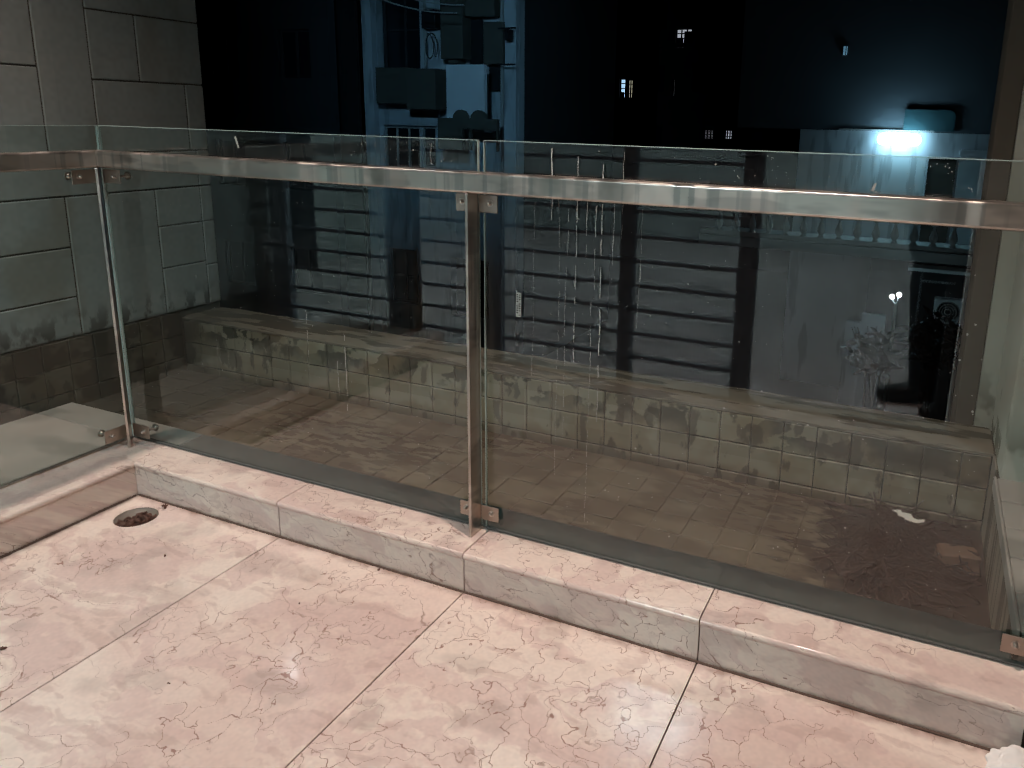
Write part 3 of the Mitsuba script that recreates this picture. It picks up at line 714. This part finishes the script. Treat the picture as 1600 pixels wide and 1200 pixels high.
def window(bname, x0, x1, z0, z1, Y, mat_glass='window_dark', bars=(1, 2), em=None, frame='facade_dark', inset=.12):
    k = key_for(bname + '__window')
    fr = [bbox(x0, x0 + .06, Y + inset, Y + inset + .05, z0, z1), bbox(x1 - .06, x1, Y + inset, Y + inset + .05, z0, z1), bbox(x0 + .06, x1 - .06, Y + inset, Y + inset + .05, z1 - .06, z1), bbox(x0 + .06, x1 - .06, Y + inset, Y + inset + .05, z0, z0 + .06)]
    for i in range(1, bars[0] + 1):
        x = x0 + (x1 - x0) * i / (bars[0] + 1); fr.append(bbox(x - .03, x + .03, Y + inset + .003, Y + inset + .047, z0 + .06, z1 - .06))
    for i in range(1, bars[1] + 1):
        z = z0 + (z1 - z0) * i / (bars[1] + 1); fr.append(bbox(x0 + .06, x1 - .06, Y + inset + .006, Y + inset + .04, z - .02, z + .02))
    scene[k] = mikit.ply(cat(*fr), frame)
    V = [(x0, Y + inset + .08, z0), (x1, Y + inset + .08, z0), (x1, Y + inset + .08, z1), (x0, Y + inset + .08, z1)]
    scene[k + '__pane'] = mikit.ply((V, [(0, 1, 2, 3)]), mat_glass, **(emit(em) if em is not None else {}))
    return k


# --- the tall pale house in the middle (plastered, lit bluish from the right)
BY = 18.0
def bx_(x, y): q = at(x, y, BY); return q[0], q[2]
th_ = thing('tall_house', 'tall pale house with box sunshades and dark window bays, dimly lit blue', 'building')
XL, XR2 = -13.45, -8.42
def hole(x0, y0, x1, y1): a, b = at(x0, y1, BY), at(x1, y0, BY); return (a[0], a[2], b[0], b[2])
bay1 = (-13.10, 1.95, -11.60, 8.0); win_low = hole(602, 198, 656, 262); win_sm = hole(660, 198, 681, 262)
holes = [bay1, win_low, win_sm, (-12.9, -8, -12.0, -6.4), (-10.7, -4.8, -9.4, -3), (-12.9, -4.6, -11.9, -2.9)]
put('wall', facade(holes, XL, XR2, GZ, 8.6, BY, .3), 'facade_paint', th_)
put('side_wall', bbox(XL, XL + .25, BY + .301, BY + 7, GZ, 8.6), 'facade_dark', th_); put('side_wall', bbox(XR2 - .25, XR2, BY + .301, BY + 7, GZ, 8.6), 'facade_dark', th_)  # shade put into the colour: side walls dark against the flood lamp
put('recess', bbox(XL + .26, XR2 - .26, BY + .9, BY + 1.0, GZ, 8.5), 'dark_void', th_)
put('roof_slab', bbox(XL - .2, XR2 + .2, BY - .2, BY + 7, 8.601, 8.8), 'concrete', th_)
put('corner_pier', bbox(-13.45, -13.12, BY - .22, BY - .001, GZ, 8.6), 'facade_paint', th_)
put('corner_pier', bbox(-8.85, -8.43, BY - .16, BY - .001, GZ, 8.6), 'facade_paint', th_)
def block(name, x0, y0, x1, y1, proud, back, mat):
    Yf = BY - proud; a, b = at(x0, y1, Yf), at(x1, y0, Yf); c, d = at(x0, y0, Yf), at(x1, y1, Yf)
    return put(name, bbox((a[0] + c[0]) / 2, (b[0] + d[0]) / 2, Yf, BY - back, (a[2] + d[2]) / 2, (b[2] + c[2]) / 2, .015), mat, th_)


block('sunshade_box', 587, 105, 636, 162, .50, .001, 'brown_paint'); block('sunshade_box', 634, 107, 680, 171, .80, .001, 'brown_paint')
block('sunshade_box', 687, -60, 722, 92, .5, .001, 'brown_paint'); block('sunshade_foot', 700, 93, 716, 99, .4, .001, 'brown_paint')
block('balcony_front', 697, 101, 757, 200, .9, .75, 'pale_panel'); block('balcony_slab', 697, 201, 757, 206, .749, .001, 'facade_paint')
block('brown_panel', 755, 34, 785, 100, .3, .001, 'brown_paint'); block('brown_panel', 724, -40, 772, 26, .35, .001, 'brown_paint')
block('niche_shade', 733, 30, 754, 100, .06, .001, 'dark_void'); block('niche_shade', 786, 45, 792, 140, .05, .001, 'dark_void'); block('niche_shade', 764, 102, 791, 143, .06, .001, 'dark_void')  # shade of recesses painted as raised near-black blocks
block('meter_box', 658, 15, 679, 44, .35, .001, 'black_paint')
# arched brown canopy
Yc = BY - 1.0; cx0, cx1 = at(684, 200, Yc)[0], at(777, 200, Yc)[0]; cz1, cz0 = at(730, 185, Yc)[2], at(730, 235, Yc)[2]
ar = sbox(cx0, cz0, cx1, cz1)
for u in (719, 747): ar = ar.union(Point(at(u, 185, Yc)[0], cz1 - .02).buffer(.24, quad_segs=12))
ar = ar.difference(sbox(at(722, 200, Yc)[0], cz0 - .1, at(732, 200, Yc)[0], at(727, 201, Yc)[2])).difference(sbox(at(735, 200, Yc)[0], cz0 - .1, at(775, 200, Yc)[0], at(755, 203, Yc)[2]))
put('arched_canopy', wall_xz(ar, Yc, .12), 'brown_paint', th_)
block('ledge', 598, 172, 686, 196, .1, .001, 'facade_paint')
for (a, b, c, d) in (bay1,): window(th_, a, c, b, d, BY, bars=(1, 3), inset=.35)
window(th_, win_low[0], win_low[2], win_low[1], win_low[3], BY, bars=(2, 0), frame='concrete', inset=.05)
window(th_, win_sm[0], win_sm[2], win_sm[1], win_sm[3], BY, bars=(0, 0), frame='concrete', inset=.05)
window(th_, -12.88, -11.92, -4.58, -2.92, BY, bars=(1, 1), inset=.1)
put('pipe', cat(cyl((-8.82, BY - .22, GZ), (-8.82, BY - .22, 8), .05), cyl((-11.35, BY - .1, 2.4), (-11.35, BY - .1, 5), .045)), 'concrete', th_)
for q in ((-8.8, -8.28, BY - .5, BY - .46, 3.33, 3.37), (-8.8, -8.28, BY - .5, BY - .46, 2.42, 2.46), (-8.6, -8.5, BY - .48, BY - .17, 3.05, 3.329)): put('bracket', bbox(*q), 'black_paint', th_)
for i, (zz, sx) in enumerate(((3.9, .0), (4.05, .25), (3.6, .1))):
    pts = [(-13.1 + sx + u * 3.6, BY - 1.3 - .1 * i, 4.75 - .2 * i - .95 * u + .9 * (u - .5) ** 2) for u in np.linspace(0, 1, 14)]
    k = put('cable', tube(pts, .018, 5), 'concrete'); tag(k, ['topmost sagging cable in front of the tall pale house', 'middle sagging cable in front of the tall pale house', 'lowest sagging cable in front of the tall pale house'][i], 'cable')
k = put('cable_loop', tube([(-11.1 + .16 * math.sin(q) + .02 * q, BY - .35, 2.95 + .33 * math.cos(q)) for q in np.linspace(0, 9, 40)], .016, 5), 'rubber'); tag(k, 'coiled dark cable hanging on the tall pale house', 'cable')

# --- dark house on the left of it
dh = thing('dark_house', 'unlit dark house between the stone clad wall and the tall pale house', 'building')
dwin = [(x, z, x + 1.2, z + 1.4) for x in (-21.6, -18.7, -15.9) for z in (-4.4, -1.2, 2.0, 5.2)]
put('wall', facade(dwin, -24, -14.0, GZ, 9, 17, .3), 'facade_dark', dh)
put('roof_slab', bbox(-24.2, -13.8, 16.8, 24, 9.001, 9.2), 'facade_dark', dh)
for w in dwin: window(dh, w[0], w[2], w[1], w[3], 17, bars=(1, 0))
put('back', bbox(-24, -14, 18.2, 18.3, GZ, 9), 'dark_void', dh)

# --- far apartment block
fb = thing('apartment_block', 'dark distant apartment block with a few lit windows', 'building')
FY = 38.0
lit = {(-10.45, 4.55, -9.60, 5.50): ((.30, .32, .36), (2, 3)), (-13.36, 2.10, -13.02, 3.10): ((.42, .68, .92), (0, 3)), (-12.92, 2.10, -12.62, 3.06): ((.30, .29, .21), (1, 3)), (-8.75, .15, -8.22, .66): ((.05, .05, .055), (2, 3)), (-7.68, .17, -7.28, .67): ((.30, .33, .38), (2, 2)), (-10.5, 2.2, -10.35, 3.1): ((.025, .025, .025), (0, 1))}
dk = []
for i in range(12):
    for j in range(5):
        w = (-22.5 + i * 2.6, -3.6 + j * 3.0, -21.3 + i * 2.6, -2.2 + j * 3.0)
        if not any(sbox(*w).buffer(.3).intersects(sbox(*q)) for q in lit): dk.append(w)
put('wall', facade(list(lit) + dk, -26, 12, GZ, 13, FY, .3), 'facade_dark', fb)
put('inner_dark', bbox(-26, 12, FY + 1.2, FY + 1.3, GZ, 13), 'dark_void', fb)
put('roof_slab', bbox(-26.3, 12.3, FY - .3, FY + 10, 13.001, 13.3), 'facade_dark', fb)
for w in dk: window(fb, w[0], w[2], w[1], w[3], FY, bars=(1, 0))
for w, (c, b) in lit.items():
    k = window(fb, w[0], w[2], w[1], w[3], FY, mat_glass='white_paint', bars=b, em=c)
scene[fb + '__window_curtain'] = mikit.ply(bbox(-13.28, -13.10, FY + .05, FY + .08, 2.1, 2.42), 'curtain_dark')
scene[fb + '__laundry'] = mikit.ply(cat(bbox(-10.0, -9.62, FY + .02, FY + .06, 4.6, 5.35), bbox(-10.40, -10.05, FY + .02, FY + .06, 4.62, 5.05)), 'curtain_dark')
for j in range(5): put('floor_band', bbox(-26, 12, FY - .1, FY - .001, -1.4 + j * 3.0, -1.2 + j * 3.0), 'facade_dark', fb)

# --- the lit veranda house on the right
vh = thing('veranda_house', 'low house with a veranda and white balustrade lit by a tube lamp', 'building')
VY = 21.0
put('wall', bbox(-1.35, 6.0, VY, VY + .3, GZ, .95), 'facade_paint', vh)
put('halo_wall', bbox(-3.1, 6.0, VY + .02, VY + .3, .951, 9.0), 'upper_paint', vh)  # wall added above the tube to catch its light as a halo
q0, q1 = at(1317, 86, VY), at(1325, 72, VY); kw = key_for(vh + '__window')
scene[kw] = mikit.ply(cat(bbox(q0[0] - .02, q0[0], VY - .03, VY + .019, q0[2], q1[2]), bbox(q1[0], q1[0] + .02, VY - .03, VY + .019, q0[2], q1[2]), bbox(q0[0] + .06, q0[0] + .075, VY - .03, VY + .012, q0[2], q1[2])), 'facade_dark')
scene[kw + '__pane'] = mikit.ply(bbox(q0[0], q1[0], VY + .008, VY + .018, q0[2], q1[2]), 'white_paint', **emit((.06, .14, .20)))
put('drip_edge', bbox(-.35, 2.0, VY - .06, VY + .019, .955, 1.0), 'concrete', vh)
aw = sbox(1.25, .99, 2.45, 1.52).union(Point(2.25, 1.32).buffer(.2)).difference(sbox(2.25, 1.32, 3, 2)).union(Point(2.25, 1.32).buffer(.2))
put('teal_awning', wall_xz(aw, VY - .05, .05), 'teal_sheet', vh)
put('veranda_floor', bbox(-3.5, 6.0, VY - 1.9, VY - .001, -2.1, -1.85), 'concrete', vh)
put('lower_front', bbox(.9, 6.0, VY - 1.5, VY - 1.4, GZ, -2.101), 'facade_dark', vh)
bal = [(0, .05), (0.07, .05), (.07, .0), (.035, .06), (.09, .14), (.10, .22), (.06, .34), (.03, .42), (.03, .48), (.07, .5), (.07, .56), (0, .56)]
bp = np.array([(0, 0), (.075, 0), (.075, .05), (.045, .06), (.095, .15), (.10, .22), (.06, .34), (.034, .42), (.034, .47), (.075, .49), (.075, .56), (0, .56)])
bm = mikit.ply(trimesh.creation.revolve(bp, sections=16), 'concrete', smooth=40)
for i, x in enumerate(np.arange(-3.0, 5.6, .44)):
    k = key_for(vh + '__baluster'); scene[k] = {**bm, 'to_world': T().translate([float(x), VY - 1.7, -1.72])}
put('baluster_rail', bbox(-3.5, 6.0, VY - 1.8, VY - 1.6, -1.159, -1.06, .01), 'concrete', vh); put('baluster_base', bbox(-3.5, 6.0, VY - 1.8, VY - 1.6, -1.849, -1.721, .01), 'concrete', vh)
put('doorway', bbox(1.95, 2.6, VY - .05, VY - .001, -1.84, .30), 'brown_paint', vh)
put('white_door', bbox(2.66, 3.5, VY - .06, VY - .001, -1.84, .55), 'ac_white', vh); put('cabinet', bbox(3.6, 4.4, VY - .5, VY - .061, -1.84, .3, .02), 'ac_white', vh)
put('window_frame', cat(bbox(1.90, 1.94, VY - .1, VY - .052, -1.2, .36), bbox(1.95, 2.6, VY - .1, VY - .052, .30, .36)), 'ac_white', vh)
tl = thing('tube_lamp', 'bright white tube lamp widened to its bloom on the wall of the veranda house', 'lamp')
lx0, lx1, lz = .66, 1.72, .76
cap = m3.Manifold.batch_hull([m3.Manifold.sphere(.15, 24).translate([x, VY - .30, lz]) for x in (lx0 + .15, lx1 - .15)]).to_mesh()  # lamp body swollen beyond a real tube to include its bloom
put('tube', trimesh.Trimesh(cap.vert_properties[:, :3], cap.tri_verts), 'white_paint', tl, smooth=True, **emit(TUBE * 22, 1.0))
for xx in (lx0 + .18, lx1 - .18): put('bracket', bbox(xx - .02, xx + .02, VY - .17, VY - .001, lz - .03, lz + .03), 'concrete', tl)

# --- yard below with shed, air conditioner, garden lamp, plants
sh_ = thing('garden_shed', 'pale shed with white frames behind the garden plants', 'shed')
put('wall', bbox(1.95, 3.9, 19.6, 19.7, GZ, -2.3), 'facade_paint', sh_)
put('roof', bbox(1.8, 4.1, 18.9, 20.6, -2.3, -2.22), 'ac_white', sh_)
put('frame', cat(bbox(2.1, 2.16, 19.5, 19.599, -3.8, -2.31), bbox(2.1, 2.9, 19.5, 19.599, -2.66, -2.6), bbox(2.5, 2.56, 19.52, 19.599, -3.8, -2.67)), 'ac_white', sh_)
ac = thing('air_conditioner', 'white outdoor air conditioner unit on the pale shed', 'air conditioner')
put('casing', bbox(2.48, 3.28, 19.05, 19.4, -3.55, -2.95, .03), 'ac_white', ac)
put('fan_grille', cat(*[trimesh.creation.torus(rr, .012, major_sections=32, minor_sections=6, transform=trimesh.transformations.translation_matrix([2.80, 19.03, -3.25]) @ trimesh.transformations.rotation_matrix(math.pi / 2, [1, 0, 0])) for rr in (.25, .19, .13, .07)]), 'concrete', ac)
put('fan_opening', cyl((2.80, 19.049, -3.25), (2.80, 19.044, -3.25), .25, 32), 'dark_void', ac)
put('vent_slats', cat(*[bbox(3.10, 3.24, 19.03, 19.049, -3.5 + .06 * i, -2.68 + .06 * i) for i in range(9)]), 'concrete', ac)
put('bracket', bbox(2.55, 2.6, 19.05, 19.599, -3.62, -3.552), 'concrete', ac); put('bracket', bbox(3.15, 3.2, 19.05, 19.599, -3.62, -3.552), 'concrete', ac)
gl = thing('garden_lamp', 'slim white garden lamp post with two glowing globes', 'lamp post')
put('pole', cyl((1.67, 17, GZ), (1.67, 17, -2.75), .035), 'pole_white', gl); put('arm', tube([(1.58, 17, -2.66), (1.63, 17, -2.74), (1.67, 17, -2.75), (1.70, 17, -2.68), (1.71, 17, -2.60)], .015, 6), 'pole_white', gl)
for x, z in ((1.575, -2.60), (1.715, -2.54)): put('globe', rsph((x, 17, z), .055, 2), 'white_paint', gl, smooth=True, **emit(np.array([.55, .85, 1.0]) * 55, .3))
k = put('boundary_wall', cat(bbox(.901, 1.45, 18.3, 18.42, GZ, -3.35), bbox(.55, .9, 18.25, 18.45, GZ, -3.6)), 'facade_paint'); tag(k, 'pale low boundary wall behind the garden lamp post', 'wall')


def shrub(c, rad, h, nleaf, label, seed):
    r = np.random.default_rng(seed); t = thing('leafy_shrub', label, 'shrub')
    st, V, F = [], [], []
    for _ in range(16):
        a = r.uniform(0, 2 * math.pi); q = rad * r.uniform(.3, 1); zt = c[2] + h * r.uniform(.7, 1)
        st.append(tube([(c[0], c[1], GZ), (c[0] + .3 * q * math.cos(a), c[1] + .3 * q * math.sin(a), c[2] - .3), (c[0] + q * math.cos(a), c[1] + q * math.sin(a), zt)], .02, 5, .006))
    put('stems', cat(*st), 'bark', t)
    for _ in range(nleaf):
        d = r.normal(0, 1, 3); d /= np.linalg.norm(d); q = r.random() ** .4
        p = np.array(c) + d * q * np.array([rad, rad, h * .9]); L = r.uniform(.16, .36); w = L * .2
        u = r.normal(0, 1, 3); u[2] *= .6; u /= np.linalg.norm(u); s = np.cross(u, r.normal(0, 1, 3)); s /= np.linalg.norm(s)
        nrm = np.cross(u, s); i = len(V)
        V += [p, p + u * L * .5 + s * w + nrm * .01, p + u * L, p + u * L * .5 - s * w + nrm * .01]; F.append((i, i + 1, i + 2, i + 3))
    put('leaves', (np.array(V), np.array(F)), 'leaf_dark', t)


shrub((2.45, 14, -2.75), .5, .55, 330, 'dark leafy shrub in front of the air conditioner', 1)
shrub((1.45, 14.3, -3.2), .5, .5, 200, 'dark leafy shrub in front of the low boundary wall', 2)

# --- unseen flood lamp above the frame, its deep shroud added to light the tall house alone; the small globe under it glints in the polished floor
fl = thing('unseen_flood_lamp', 'unseen flood lamp on a tall mast out to the left with a deep black shroud added to confine its light', 'lamp')
gp_ = np.array([.997 - .9725 * 5, -.395 + .938 * 5, 5.0]); fp = gp_ + [0, 0, .5]
aim = np.array([-10.9, BY, .6]) - fp; aim /= np.linalg.norm(aim); sx = np.cross(aim, [0, 0, 1.0]); sx /= np.linalg.norm(sx); sy = np.cross(sx, aim)
MM = np.eye(4); MM[:3, 0], MM[:3, 1], MM[:3, 2], MM[:3, 3] = sx, sy, aim, fp
for q in ((-.14, -.13, -.17, .17, -.12, .5), (.13, .14, -.17, .17, -.12, .5), (-.129, .129, .15, .16, -.12, .5), (-.129, .129, -.085, -.075, -.12, .5), (-.129, .129, -.074, .149, -.12, -.11)):
    m = bbox(*q); m.apply_transform(MM); put('shroud', m, 'black_paint', fl)
put('bulb', rsph(fp, .06, 3), 'white_paint', fl, smooth=True, **emit(np.array([.26, .66, 1.0]) * 9500, 0.7))
put('mast', cyl((fp[0] - .5, fp[1] - .25, GZ), (fp[0] - .5, fp[1] - .25, 6.0), .05), 'concrete', fl)
put('arm', tube([(fp[0] - .5, fp[1] - .25, 5.6), (fp[0] - .1, fp[1] - .1, 5.75)], .02, 6), 'concrete', fl); put('arm', tube([(fp[0] - .5, fp[1] - .25, 4.8), tuple(gp_ - [.02, .01, .03])], .012, 6), 'concrete', fl)
put('globe', rsph(gp_, .025, 2), 'white_paint', fl, smooth=True, **emit(np.array([1.0, 1.0, 1.0]) * 800, .1))
